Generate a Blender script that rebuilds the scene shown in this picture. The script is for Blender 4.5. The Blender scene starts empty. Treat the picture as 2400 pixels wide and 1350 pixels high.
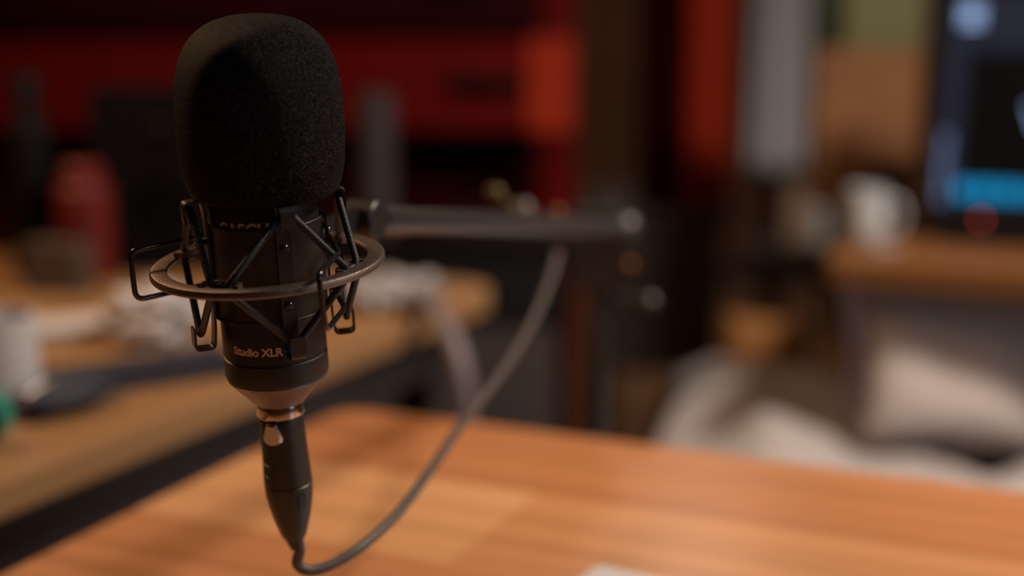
import bpy, bmesh, math, random
from mathutils import Vector, Matrix, noise
R = math.radians
random.seed(7)
S = bpy.context.scene
COL = S.collection

# ---------------------------------------------------------------- camera
CAM_Z, PITCH, FPX = 1.07, R(10.9), 50 / 36 * 2400
cd = bpy.data.cameras.new('camera'); cam = bpy.data.objects.new('camera', cd); COL.objects.link(cam)
cam.location = (0, 0, CAM_Z); cam.rotation_euler = (math.pi / 2 - PITCH, 0, 0)
cd.lens = 50; cd.sensor_width = 36; cd.clip_start = 0.02
cd.dof.use_dof = True; cd.dof.focus_distance = 0.622; cd.dof.aperture_fstop = 2.3
S.camera = cam
# ---------------------------------------------------------------- world, lights, exposure
w = bpy.data.worlds.new('world'); S.world = w; w.use_nodes = True
w.node_tree.nodes['Background'].inputs[0].default_value = (0.45, 0.4, 0.42, 1)
w.node_tree.nodes['Background'].inputs[1].default_value = 0.005
S.view_settings.view_transform = 'Standard'; S.view_settings.look = 'None'
S.view_settings.exposure = 0; S.view_settings.gamma = 1; S.view_settings.use_curve_mapping = False

def lamp(name, loc, target, size, power, col):
    l = bpy.data.lights.new(name, 'AREA'); l.shape = 'DISK'; l.size = size; l.energy = power; l.color = col
    o = bpy.data.objects.new(name, l); COL.objects.link(o); o.location = loc
    o.rotation_euler = (Vector(target) - Vector(loc)).to_track_quat('-Z', 'Y').to_euler()
    return o
lamp('warm_lamp', (-1.08, 1.46, 1.93), (0.0, 0.9, 0.74), 0.34, 13.5, (1.0, 0.57, 0.30))
lamp('right_lamp', (1.15, 1.05, 2.2), (0.58, 1.5, 0.5), 0.30, 23.5, (1.0, 0.82, 0.66)).data.spread = R(112)
lamp('room_fill', (0.55, 4.1, 2.35), (0.5, 4.0, 0.0), 0.3, 7, (1.0, 0.74, 0.52)).data.spread = R(150)  # added unseen fill that brightens the back floor and wall
lamp('window_light', (2.3, -0.5, 1.7), (0.0, 1.2, 0.7), 1.0, 7.5, (0.62, 0.77, 1.0))

# ---------------------------------------------------------------- pixel rays onto real planes and depths
def ray(px, py):
    x, y = (px - 1200) / FPX, (675 - py) / FPX
    return Vector((x, math.cos(PITCH) + y * math.sin(PITCH), -math.sin(PITCH) + y * math.cos(PITCH)))
def P(px, py, d):
    return Vector((0, 0, CAM_Z)) + ray(px, py) * d
def PZ(px, py, z):
    r = ray(px, py); return Vector((0, 0, CAM_Z)) + r * ((z - CAM_Z) / r.z)
def PY(px, py, y):
    r = ray(px, py); return Vector((0, 0, CAM_Z)) + r * (y / r.y)

# ---------------------------------------------------------------- materials
def mat(name, col, rough=0.5, metal=0.0, spec=0.5, bump=0, scale=200, var=0, vscale=8, emit=None, es=1, sheen=0, coat=0):
    m = bpy.data.materials.new(name); m.use_nodes = True; nt = m.node_tree; b = nt.nodes['Principled BSDF']
    b.inputs['Base Color'].default_value = (*col, 1); b.inputs['Roughness'].default_value = rough
    b.inputs['Metallic'].default_value = metal; b.inputs['Specular IOR Level'].default_value = spec
    b.inputs['Sheen Weight'].default_value = sheen; b.inputs['Coat Weight'].default_value = coat
    tc = nt.nodes.new('ShaderNodeTexCoord')
    if var:
        n = nt.nodes.new('ShaderNodeTexNoise'); n.inputs['Scale'].default_value = vscale; n.inputs['Detail'].default_value = 4
        nt.links.new(tc.outputs['Object'], n.inputs['Vector'])
        r = nt.nodes.new('ShaderNodeValToRGB')
        r.color_ramp.elements[0].position = 0.3; r.color_ramp.elements[1].position = 0.7
        r.color_ramp.elements[0].color = (*[c * (1 - var) for c in col], 1)
        r.color_ramp.elements[1].color = (*[min(1, c * (1 + var)) for c in col], 1)
        nt.links.new(n.outputs['Fac'], r.inputs['Fac']); nt.links.new(r.outputs['Color'], b.inputs['Base Color'])
    if bump:
        n = nt.nodes.new('ShaderNodeTexNoise'); n.inputs['Scale'].default_value = scale; n.inputs['Detail'].default_value = 3
        nt.links.new(tc.outputs['Object'], n.inputs['Vector'])
        bp = nt.nodes.new('ShaderNodeBump'); bp.inputs['Strength'].default_value = bump; bp.inputs['Distance'].default_value = 0.001
        nt.links.new(n.outputs['Fac'], bp.inputs['Height']); nt.links.new(bp.outputs['Normal'], b.inputs['Normal'])
    if emit:
        b.inputs['Emission Color'].default_value = (*emit, 1); b.inputs['Emission Strength'].default_value = es
    return m

def foam_mat():
    m = bpy.data.materials.new('black_foam'); m.use_nodes = True; nt = m.node_tree; b = nt.nodes['Principled BSDF']
    tc = nt.nodes.new('ShaderNodeTexCoord')
    v = nt.nodes.new('ShaderNodeTexVoronoi'); v.inputs['Scale'].default_value = 2700
    n = nt.nodes.new('ShaderNodeTexNoise'); n.inputs['Scale'].default_value = 1500; n.inputs['Detail'].default_value = 4
    for q in (v, n): nt.links.new(tc.outputs['Object'], q.inputs['Vector'])
    ad = nt.nodes.new('ShaderNodeMath'); ad.operation = 'ADD'
    nt.links.new(v.outputs['Distance'], ad.inputs[0]); nt.links.new(n.outputs['Fac'], ad.inputs[1])
    bp = nt.nodes.new('ShaderNodeBump'); bp.inputs['Strength'].default_value = 0.8; bp.inputs['Distance'].default_value = 0.0004
    nt.links.new(ad.outputs[0], bp.inputs['Height']); nt.links.new(bp.outputs['Normal'], b.inputs['Normal'])
    # open cells: mostly black, glints painted in as a few pale cells
    sp = nt.nodes.new('ShaderNodeSeparateColor'); nt.links.new(v.outputs['Color'], sp.inputs['Color'])
    r = nt.nodes.new('ShaderNodeValToRGB')
    r.color_ramp.elements[0].position = 0.30; r.color_ramp.elements[0].color = (0.0015, 0.0015, 0.0015, 1)
    r.color_ramp.elements[1].position = 0.97; r.color_ramp.elements[1].color = (0.06, 0.055, 0.053, 1)
    e = r.color_ramp.elements.new(0.72); e.color = (0.008, 0.0078, 0.0078, 1)
    nt.links.new(sp.outputs[0], r.inputs['Fac']); nt.links.new(r.outputs['Color'], b.inputs['Base Color'])
    b.inputs['Roughness'].default_value = 0.5; b.inputs['Specular IOR Level'].default_value = 0.04
    return m

def wood_mat(name, cols, rough=0.4, sx=4.0, sy=22.0, grain=60):
    """butcher-block staves: boards run along local X"""
    m = bpy.data.materials.new(name); m.use_nodes = True; nt = m.node_tree; b = nt.nodes['Principled BSDF']
    tc = nt.nodes.new('ShaderNodeTexCoord')
    br = nt.nodes.new('ShaderNodeTexBrick'); br.offset = 0.37; br.inputs['Scale'].default_value = 1
    br.inputs['Brick Width'].default_value = 1 / sx; br.inputs['Row Height'].default_value = 1 / sy
    br.inputs['Mortar Size'].default_value = 0.0006; br.inputs['Mortar Smooth'].default_value = 0.3
    br.inputs['Color1'].default_value = (0, 0, 0, 1); br.inputs['Color2'].default_value = (1, 1, 1, 1)
    br.inputs['Mortar'].default_value = (0.1, 0.1, 0.1, 1)
    nt.links.new(tc.outputs['Object'], br.inputs['Vector'])
    ramp = nt.nodes.new('ShaderNodeValToRGB')
    els = ramp.color_ramp.elements
    els[0].color = (*cols[0], 1); els[1].color = (*cols[-1], 1)
    for i, c in enumerate(cols[1:-1]):
        e = els.new((i + 1) / (len(cols) - 1)); e.color = (*c, 1)
    nt.links.new(br.outputs['Color'], ramp.inputs['Fac'])
    mp = nt.nodes.new('ShaderNodeMapping'); mp.inputs['Scale'].default_value = (1.6, grain, 8)
    nt.links.new(tc.outputs['Object'], mp.inputs['Vector'])
    n = nt.nodes.new('ShaderNodeTexNoise'); n.inputs['Scale'].default_value = 1; n.inputs['Detail'].default_value = 6
    nt.links.new(mp.outputs['Vector'], n.inputs['Vector'])
    mx = nt.nodes.new('ShaderNodeMix'); mx.data_type = 'RGBA'; mx.blend_type = 'MULTIPLY'; mx.inputs['Factor'].default_value = 0.55
    gr = nt.nodes.new('ShaderNodeValToRGB'); gr.color_ramp.elements[0].position = 0.3; gr.color_ramp.elements[1].position = 0.6
    gr.color_ramp.elements[0].color = (0.55, 0.48, 0.4, 1); gr.color_ramp.elements[1].color = (1, 1, 1, 1)
    nt.links.new(n.outputs['Fac'], gr.inputs['Fac'])
    nt.links.new(ramp.outputs['Color'], mx.inputs[6]); nt.links.new(gr.outputs['Color'], mx.inputs[7])
    nt.links.new(mx.outputs[2], b.inputs['Base Color'])
    b.inputs['Roughness'].default_value = rough
    return m

def cord_mat():
    m = mat('braided_cord', (0.013, 0.012, 0.012), 0.55)
    nt = m.node_tree; b = nt.nodes['Principled BSDF']
    tc = nt.nodes['Texture Coordinate']; v = nt.nodes.new('ShaderNodeTexVoronoi'); v.inputs['Scale'].default_value = 1300
    nt.links.new(tc.outputs['Object'], v.inputs['Vector'])
    bp = nt.nodes.new('ShaderNodeBump'); bp.inputs['Strength'].default_value = 0.35; bp.inputs['Distance'].default_value = 0.0004
    nt.links.new(v.outputs['Distance'], bp.inputs['Height']); nt.links.new(bp.outputs['Normal'], b.inputs['Normal'])
    return m

M = dict(
    foam=foam_mat(), cord=cord_mat(),
    body=mat('black_mic_body', (0.008, 0.0072, 0.0072), 0.45, spec=0.45, bump=0.1, scale=2500),
    cone=mat('satin_tail_metal', (0.17, 0.125, 0.11), 0.42, metal=0.5),
    sleeve=mat('black_sleeve', (0.006, 0.0055, 0.0055), 0.45),
    ring=mat('textured_black_paint', (0.19, 0.145, 0.12), 0.38, metal=0.7, spec=1.0, bump=0.35, scale=1800),
    strap=mat('black_strap', (0.016, 0.015, 0.016), 0.33, spec=0.6),
    wire=mat('black_gloss_wire', (0.012, 0.011, 0.011), 0.18, spec=0.8),
    ink=mat('pale_print', (0.66, 0.55, 0.52), 0.5),
    chrome=mat('bright_metal', (0.75, 0.68, 0.62), 0.16, metal=1),
    plug=mat('black_plug', (0.02, 0.018, 0.018), 0.42, spec=0.5),
    latch=mat('nickel_latch', (0.55, 0.52, 0.50), 0.3, metal=0.9),
    cable=mat('grey_cable', (0.085, 0.07, 0.066), 0.5, bump=0.2, scale=600),
    stand=mat('dark_stand', (0.036, 0.031, 0.031), 0.3, spec=0.6),
    grip=mat('nickel_knob', (0.10, 0.095, 0.095), 0.45, metal=0.7),
    brass=mat('brass_fitting', (0.09, 0.07, 0.03), 0.45, metal=0.7),
    copper=mat('copper_fitting', (0.10, 0.04, 0.018), 0.45, metal=0.7),
    table=wood_mat('orange_wood', [(0.44, 0.187, 0.078), (0.49, 0.225, 0.10), (0.62, 0.345, 0.168)], 0.29, 2.6, 7.0),
    desk=wood_mat('tan_wood', [(0.27, 0.145, 0.060), (0.33, 0.195, 0.09), (0.30, 0.165, 0.07)], 0.45, 2.0, 12),
    rdesk=wood_mat('honey_wood', [(0.15, 0.058, 0.013), (0.18, 0.074, 0.018), (0.16, 0.062, 0.014)], 0.45, 2.0, 12),
    black=mat('matt_black', (0.0035, 0.003, 0.0033), 0.6, spec=0.12),
    blackm=mat('black_metal_frame', (0.008, 0.008, 0.009), 0.4),
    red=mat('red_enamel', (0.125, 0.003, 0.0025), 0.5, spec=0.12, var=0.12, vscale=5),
    red_shaded=mat('red_enamel_shaded', (0.030, 0.0008, 0.0015), 0.5, spec=0.1, var=0.15, vscale=5),  # darker copy of the red, with shade put into the colour
    red_lit=mat('red_enamel_lit', (0.37, 0.032, 0.012), 0.4, spec=0.2, var=0.08),  # brighter copy of the red, with lamplight put into the colour
    paper=mat('white_paper', (0.52, 0.51, 0.53), 0.7),
    ceramic=mat('white_ceramic', (0.42, 0.45, 0.48), 0.25),
    crumple=mat('crumpled_paper', (0.36, 0.35, 0.37), 0.7, bump=0.6, scale=60),
    jar=mat('glossy_white_jar', (0.85, 0.88, 0.92), 0.3),
    navy=mat('navy_cloth', (0.008, 0.012, 0.030), 0.6, bump=0.4, scale=300),
    teal=mat('teal_plastic', (0.02, 0.22, 0.17), 0.35),
    ochre=mat('ochre_fabric', (0.22, 0.095, 0.025), 0.85, bump=0.5, scale=200, var=0.15),
    blanket=mat('grey_blanket', (0.33, 0.305, 0.31), 0.9, bump=0.6, scale=160, var=0.10, sheen=0.2),
    lilac=mat('lilac_fabric', (0.20, 0.18, 0.25), 0.9, bump=0.5, scale=160),
    greyfab=mat('light_grey_fabric', (0.40, 0.36, 0.35), 0.9, bump=0.5, scale=160, var=0.12),
    towel=mat('pale_towel', (0.45, 0.49, 0.55), 0.95, bump=0.8, scale=120),
    card=mat('cardboard', (0.22, 0.10, 0.042), 0.8, var=0.15, vscale=12),
    olive=mat('olive_card', (0.125, 0.125, 0.055), 0.7, var=0.1),
    green=mat('dark_green_tin', (0.03, 0.055, 0.03), 0.4),
    grille=mat('amp_grille_cloth', (0.045, 0.033, 0.032), 0.9, bump=0.8, scale=350, var=0.15),
    greytube=mat('grey_card_tube', (0.030, 0.024, 0.027), 0.7),
    hose=mat('lilac_grey_hose', (0.16, 0.13, 0.14), 0.5),
    redplastic=mat('red_plastic', (0.13, 0.006, 0.005), 0.5),
    brown=mat('brown_card', (0.075, 0.05, 0.035), 0.7, var=0.2),
    darkwood=mat('dark_bench_wood', (0.03, 0.018, 0.015), 0.6, var=0.2, vscale=20),
    wall=mat('dark_wall_paint', (0.17, 0.08, 0.04), 0.85, var=0.12, vscale=2, bump=0.2, scale=80),
    ceil=mat('ceiling_paint', (0.16, 0.14, 0.125), 0.9, bump=0.2, scale=80),
    floor=wood_mat('brown_floorboards', [(0.24, 0.13, 0.07), (0.29, 0.165, 0.095), (0.26, 0.14, 0.08)], 0.5, 0.8, 7, 40),
    trim=mat('dark_trim', (0.06, 0.035, 0.025), 0.5, var=0.1),
    screen=mat('dark_screen', (0.002, 0.002, 0.0025), 0.35, spec=0.08, emit=(0.05, 0.03, 0.03), es=0.03),
    scr_blue=mat('screen_slate_blue', (0, 0, 0), 0.3, emit=(0.013, 0.017, 0.032), es=0.9),
    scr_text=mat('screen_pale_text', (0, 0, 0), 0.3, emit=(0.25, 0.34, 0.58), es=2.0),
    scr_cyan=mat('screen_cyan', (0, 0, 0), 0.3, emit=(0.004, 0.24, 0.50), es=1.7),
    scr_pale=mat('screen_bright', (0, 0, 0), 0.3, emit=(0.40, 0.58, 0.95), es=1.6),
    led=mat('red_led', (0.1, 0, 0), 0.3, emit=(1.0, 0.10, 0.09), es=1.6),
)

# ---------------------------------------------------------------- mesh helpers
def new(name, bm, m, parent=None, smooth=False, mx=None, bevel=0, seg=2, angle=40):
    if mx is not None: bm.transform(mx)
    if bevel:
        bmesh.ops.bevel(bm, geom=[e for e in bm.edges if len(e.link_faces) == 2 and e.calc_face_angle(0) > R(angle)],
                        offset=bevel, segments=seg, profile=0.5, affect='EDGES')
    bmesh.ops.recalc_face_normals(bm, faces=bm.faces)
    me = bpy.data.meshes.new(name); bm.to_mesh(me); bm.free()
    for mm in (m if isinstance(m, (list, tuple)) else [m]): me.materials.append(mm)
    if smooth:
        me.polygons.foreach_set('use_smooth', [True] * len(me.polygons))
        if smooth != 'all': me.set_sharp_from_angle(angle=R(35))
    o = bpy.data.objects.new(name, me); COL.objects.link(o)
    if parent is not None: o.parent = parent
    return o
def tag(o, label, cat, group=None):
    o['label'] = label; o['category'] = cat
    if group: o['group'] = group
    return o
def thing(name, label, cat, loc=(0, 0, 0), rz=0, group=None):
    o = bpy.data.objects.new(name, None); COL.objects.link(o); o.location = loc; o.rotation_euler = (0, 0, rz)
    o.empty_display_size = 0.05
    return tag(o, label, cat, group)
def box(bm, lo, hi, mi=0, mx=None):
    lo, hi = Vector(lo), Vector(hi)
    v = [bm.verts.new(Vector((a, b, c))) for a in (lo.x, hi.x) for b in (lo.y, hi.y) for c in (lo.z, hi.z)]
    if mx is not None:
        for q in v: q.co = mx @ q.co
    fs = []
    for f in ((0, 1, 3, 2), (4, 6, 7, 5), (0, 4, 5, 1), (2, 3, 7, 6), (0, 2, 6, 4), (1, 5, 7, 3)):
        fc = bm.faces.new([v[i] for i in f]); fc.material_index = mi; fs.append(fc)
    return v
def bx(lo, hi, mx=None):
    bm = bmesh.new(); box(bm, lo, hi, 0, mx); return bm
def lathe(bm, prof, n=64, mx=None, caps=True):
    rings = []
    for r, z in prof:
        if r < 1e-6:
            rings.append([bm.verts.new((0, 0, z))])
        else:
            rings.append([bm.verts.new((r * math.cos(2 * math.pi * i / n), r * math.sin(2 * math.pi * i / n), z)) for i in range(n)])
    for a, b in zip(rings, rings[1:]):
        for i in range(n):
            j = (i + 1) % n
            if len(a) == 1 and len(b) == 1: continue
            if len(a) == 1: bm.faces.new((a[0], b[i], b[j]))
            elif len(b) == 1: bm.faces.new((a[i], b[0], a[j]))
            else: bm.faces.new((a[i], b[i], b[j], a[j]))
    if caps:
        for q in (rings[0], rings[-1]):
            if len(q) > 2: bm.faces.new(q)
    if mx is not None:
        for q in rings:
            for v in q: v.co = mx @ v.co
    return bm
def smooth_path(pts, n=10):
    pts = [Vector(p) for p in pts]; out = []
    q = [2 * pts[0] - pts[1]] + pts + [2 * pts[-1] - pts[-2]]
    for i in range(1, len(q) - 2):
        p0, p1, p2, p3 = q[i - 1:i + 3]
        for k in range(n):
            t = k / n
            out.append(0.5 * ((2 * p1) + (p2 - p0) * t + (2 * p0 - 5 * p1 + 4 * p2 - p3) * t * t + (3 * p1 - p0 - 3 * p2 + p3) * t ** 3))
    out.append(pts[-1]); return out
def rounded(pts, rad, n=5):
    pts = [Vector(p) for p in pts]; out = [pts[0]]
    for a, b, c in zip(pts, pts[1:], pts[2:]):
        d1 = (a - b).normalized(); d2 = (c - b).normalized(); r = min(rad, (a - b).length / 2.2, (c - b).length / 2.2)
        p, q = b + d1 * r, b + d2 * r
        for k in range(n + 1):
            t = k / n; out.append(p * (1 - t) ** 2 + b * 2 * t * (1 - t) + q * t * t)
    out.append(pts[-1]); return out
def tube(bm, pts, r, n=12, sect=None, up=None):
    """sweep a circle (or a flat section of half sizes (a,b)) along pts"""
    pts = [Vector(p) for p in pts]; rings = []
    t0 = (pts[1] - pts[0]).normalized()
    nrm = up.copy() if up is not None else t0.orthogonal().normalized()
    for i, p in enumerate(pts):
        t = (pts[min(i + 1, len(pts) - 1)] - pts[max(i - 1, 0)]).normalized()
        nrm = (nrm - t * nrm.dot(t)); nrm.normalize(); bn = t.cross(nrm)
        rr = r[i] if isinstance(r, (list, tuple)) else r
        if sect:
            a, b = sect; ring = [bm.verts.new(p + nrm * sx * a + bn * sy * b) for sx, sy in ((1, 1), (-1, 1), (-1, -1), (1, -1))]
        else:
            ring = [bm.verts.new(p + (nrm * math.cos(2 * math.pi * k / n) + bn * math.sin(2 * math.pi * k / n)) * rr) for k in range(n)]
        rings.append(ring)
    for a, b in zip(rings, rings[1:]):
        k = len(a)
        for i in range(k): bm.faces.new((a[i], a[(i + 1) % k], b[(i + 1) % k], b[i]))
    bm.faces.new(rings[0]); bm.faces.new(rings[-1])
    return bm
def blob(bm, c, rx, ry, rz, amp=0.0, fr=8, seed=0, lv=3):
    r = bmesh.ops.create_icosphere(bm, subdivisions=lv, radius=1)
    for v in r['verts']:
        d = v.co.normalized(); k = 1 + amp * noise.noise(d * fr * 0.3 + Vector((seed, seed * 2.3, 0)))
        v.co = Vector(c) + Vector((d.x * rx, d.y * ry, d.z * rz)) * k
    return bm
def structure(name, bm, m, **k):
    o = new(name, bm, m, **k); o['kind'] = 'structure'; return o

# ================================================================= THE ROOM
X0, X1, Y0, Y1, ZC = -2.6, 2.9, -1.6, 5.6, 2.5
structure('floor', bx((X0, Y0, -0.05), (X1, Y1, 0)), M['floor'])
structure('ceiling', bx((X0, Y0, ZC), (X1, Y1, ZC + 0.05)), M['ceil'])
structure('wall_back', bx((X0, Y1, 0), (X1, Y1 + 0.1, ZC)), M['wall'])
structure('wall_front', bx((X0, Y0 - 0.1, 0), (X1, Y0, ZC)), M['wall'])
structure('wall_left', bx((X0 - 0.1, Y0, 0), (X0, Y1, ZC)), M['wall'])
structure('wall_right', bx((X1, Y0, 0), (X1 + 0.1, Y1, ZC)), M['wall'])
structure('baseboard_back', bx((X0, Y1 - 0.015, 0), (X1, Y1, 0.09)), M['trim'], bevel=0.004)

# ================================================================= FRONT WOODEN TABLE (corner in view)
TZ = 0.74
def frame2(c, a):
    """2-D frame: origin c, x axis towards a"""
    u = (a - c); u.z = 0; u.normalize(); return u, Vector((-u.y, u.x, 0))
C = PZ(806, 950, TZ); Rr = PZ(2400, 1150, TZ); L = PZ(0, 1325, TZ)
u, v = frame2(C, Rr)                 # u along the far edge, -v towards us
ang = math.atan2(u.y, u.x)
print('front table corner angle', math.degrees((Rr - C).angle(L - C)))
def build_table(name, label, c, ang, size, near, top_m, leg_m, th=0.028, z=TZ, rad=0.02, apron=True, inset=0.05, flip=False, rear_legs=False):
    """corner at local (0,0); top spans x 0..size, y 0..-near (or +near when flip)"""
    t = thing(name, label, 'table', (c.x, c.y, 0), ang)
    ys = (0, near) if flip else (-near, 0)
    bm = bx((0, ys[0], z - th), (size, ys[1], z))
    es = [e for e in bm.edges if abs(e.verts[0].co.z - e.verts[1].co.z) > th / 2]
    bmesh.ops.bevel(bm, geom=es, offset=rad, segments=6, profile=0.5, affect='EDGES')
    new('tabletop', bm, top_m, t, bevel=0.004, seg=2, angle=60)
    for x in (inset, size - inset - 0.05):
        for y in ((ys[1] - inset - 0.05,) if rear_legs else (ys[0] + inset, ys[1] - inset - 0.05)):
            new('leg', bx((x, y, 0), (x + 0.05, y + 0.05, z - th)), leg_m, t, bevel=0.003)
    if apron:
        b = bmesh.new()
        a0, a1, b0, b1 = inset, size - inset, ys[0] + inset, ys[1] - inset
        for lo, hi in (((a0 + .05, b0, z - th - .07), (a1 - .05, b0 + .02, z - th)), ((a0 + .05, b1 - .02, z - th - .07), (a1 - .05, b1, z - th)),
                       ((a0, b0 + .05, z - th - .07), (a0 + .02, b1 - .05, z - th)), ((a1 - .02, b0 + .05, z - th - .07), (a1, b1 - .05, z - th))):
            box(b, lo, hi)
        new('apron', b, leg_m, t)
    return t
build_table('wooden_table', 'orange wooden table nearest the camera, under the microphone', C, ang, 1.9, 1.0, M['table'], M['blackm'], rad=0.035)

# sheet of paper whose corner shows at the bottom edge
p = PZ(1405, 1330, TZ)
tag(new('paper_sheet', bx((0, -0.21, 0), (0.297, 0, 0.0012)), M['paper'], mx=Matrix.Rotation(R(-32), 4, 'Z')),
    'pale sheet of paper on the orange table, at the bottom edge of the picture', 'paper').location = (p.x, p.y, TZ + 0.0005)

# ================================================================= LEFT DESK
Cd = PZ(1180, 664, TZ); Ld = PZ(0, 1128, TZ)
ud, vd = frame2(Cd, Ld)
angd = math.atan2(ud.y, ud.x)
build_table('work_desk', 'long tan wooden desk on black frame behind the microphone at left', Cd, angd, 2.0, 0.75, M['desk'], M['blackm'], th=0.03, rad=0.05)
def on_left(px, py): return PZ(px, py, TZ)

def mug(label, loc, r=0.04, h=0.09, m=None, hang=0, name='mug', cat='mug', group=None, handle=True):
    t = thing(name, label, cat, loc, 0, group)
    bm = bmesh.new()
    lathe(bm, [(0, 0.003), (r * 0.8, 0), (r * 0.95, 0.006), (r, h * 0.3), (r, h), (r * 0.93, h), (r * 0.92, h * 0.3), (r * 0.8, 0.008), (0, 0.008)], 40)
    new('cup', bm, m or M['ceramic'], t, smooth=True)
    if handle:
        b = bmesh.new()
        pts = [(r * 0.96, 0, h * 0.8), (r * 1.5, 0, h * 0.78), (r * 1.75, 0, h * 0.5), (r * 1.45, 0, h * 0.22), (r * 0.96, 0, h * 0.2)]
        tube(b, smooth_path(pts), r * 0.13, 10)
        new('handle', b, m or M['ceramic'], t, smooth='all', mx=Matrix.Rotation(hang, 4, 'Z'))
    return t
def plantpot(): pass

p = on_left(4, 945); mug('white mug on the tan desk at the left edge of the picture', (p.x, p.y, TZ), 0.034, 0.078, m=M['paper'], hang=R(150))
# stack of papers
t = thing('paper_stack', 'small stack of pale papers on the tan desk left of the white tissue', 'papers', tuple(on_left(190, 775)), R(25))
for i in range(5):
    new('sheet', bx((-0.05, -0.037, i * 0.0022), (0.05, 0.037, i * 0.0022 + 0.0018)), M['paper'], t, mx=Matrix.Rotation(R(random.uniform(-7, 7)), 4, 'Z'))
# navy notebook and pouch
t = thing('notebook', 'dark navy closed notebook lying on the tan desk below the white tissue', 'notebook', tuple(on_left(350, 885)), R(33))
new('cover', bx((-0.11, -0.035, 0), (0.08, 0.035, 0.014)), M['navy'], t, bevel=0.003)
new('pages', bx((-0.107, -0.032, 0.002), (0.0805, 0.0355, 0.012)), M['greytube'], t)
t = thing('pencil_case', 'dark navy soft pencil case on the tan desk in front of the paper stack', 'pencil case', tuple(on_left(160, 960)), R(60))
b = bmesh.new(); blob(b, (0, 0, 0.015), 0.055, 0.026, 0.015, 0.15, 6, 3); new('pouch', b, M['navy'], t, smooth='all')
b = bmesh.new(); tube(b, smooth_path([(-0.045, 0, 0.023), (-0.02, 0, 0.029), (0.02, 0, 0.029), (0.045, 0, 0.023)]), 0.0015, 6); new('zip', b, M['latch'], t, smooth='all')
# teal tape roll
p = on_left(-38, 1040)
t = thing('tape_roll', 'teal round tape roll standing on the tan desk edge, cut by the picture edge', 'tape roll', (p.x, p.y, TZ + 0.022), R(-10))
b = bmesh.new(); lathe(b, [(0.012, -0.009), (0.022, -0.009), (0.022, 0.009), (0.012, 0.009), (0.012, -0.009)], 40, Matrix.Rotation(R(90), 4, 'X'), caps=False)
new('tape', b, M['teal'], t, smooth=True)
b = bmesh.new(); lathe(b, [(0.0105, -0.009), (0.012, -0.009), (0.012, 0.009), (0.0105, 0.009), (0.0105, -0.009)], 40, Matrix.Rotation(R(90), 4, 'X'), caps=False)
new('core', b, M['brown'], t, smooth=True)
# crumpled paper beyond the ring
def crumple(label, p, r, seed, h=0.6):
    b = bmesh.new(); blob(b, (0, 0, r * h * 0.9), r, r * 0.85, r * h, 0.55, 9, seed, 4)
    for v_ in b.verts: v_.co.z = max(v_.co.z, 0.0)
    o = tag(new('crumpled_paper', b, M['crumple']), label, 'paper'); o.location = p; return o
crumple('crumpled grey paper ball on the desk nearest the right rim of the ring', on_left(890, 722), 0.038, 2, 0.55)
crumple('flatter crumpled paper on the desk next to the boom arm, towards the corner', on_left(975, 690), 0.030, 5, 0.4)
o = crumple('large crumpled white tissue on the tan desk, left of the shock mount', on_left(372, 800), 0.048, 11, 0.62); o.name = 'tissue'; o['category'] = 'tissue'; o.data.materials[0] = M['paper']
# things at the back of the desk: red canister, black bottle, brown box, black speaker
p = on_left(385, 640)
t = thing('speaker', 'black box speaker on the tan desk behind the foam windscreen', 'speaker', (p.x, p.y, TZ), R(8))
new('enclosure', bx((-0.085, 0, 0), (0.085, 0.14, 0.235)), M['black'], t, bevel=0.006)
b = bmesh.new(); lathe(b, [(0.062, 0), (0.062, 0.004), (0.055, 0.005), (0.03, -0.004), (0.012, -0.006), (0.010, -0.002), (0, 0.001)], 40, Matrix.Translation((0, 0, 0.08)) @ Matrix.Rotation(R(90), 4, 'X'))
new('woofer', b, M['black'], t, smooth=True)
b = bmesh.new(); lathe(b, [(0.026, 0), (0.026, 0.003), (0.015, 0.002), (0.010, 0.006), (0, 0.008)], 32, Matrix.Translation((0, 0, 0.185)) @ Matrix.Rotation(R(90), 4, 'X'))
new('tweeter', b, M['black'], t, smooth=True)
p = on_left(208, 655)
t = thing('canister', 'red plastic canister on the tan desk left of the black speaker', 'canister', (p.x, p.y, TZ))
b = bmesh.new(); lathe(b, [(0, 0), (0.032, 0), (0.035, 0.006), (0.035, 0.115), (0.030, 0.122), (0, 0.122)], 40); new('body', b, M['redplastic'], t, smooth=True)
b = bmesh.new(); lathe(b, [(0, 0.1225), (0.026, 0.1225), (0.026, 0.142), (0.022, 0.147), (0, 0.147)], 32); new('lid', b, M['redplastic'], t, smooth=True)
p = on_left(88, 640)
t = thing('bottle', 'tall black bottle on the tan desk at far left', 'bottle', (p.x, p.y, TZ))
b = bmesh.new(); lathe(b, [(0, 0), (0.027, 0), (0.029, 0.008), (0.029, 0.17), (0.024, 0.195), (0.014, 0.212), (0.014, 0.23), (0, 0.23)], 40); new('body', b, M['black'], t, smooth=True)
b = bmesh.new(); lathe(b, [(0, 0.2305), (0.017, 0.2305), (0.017, 0.255), (0, 0.257)], 32); new('cap', b, M['blackm'], t, smooth=True)
p = on_left(120, 690)
t = thing('carton', 'small brown carton on the tan desk in front of the tall black bottle', 'box', (p.x, p.y, TZ), R(-12))
new('carton_body', bx((-0.035, 0, 0), (0.035, 0.04, 0.06)), M['brown'], t, bevel=0.001)
new('flap', bx((-0.035, 0.0, 0.0602), (0.0, 0.04, 0.0612)), M['brown'], t)
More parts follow.
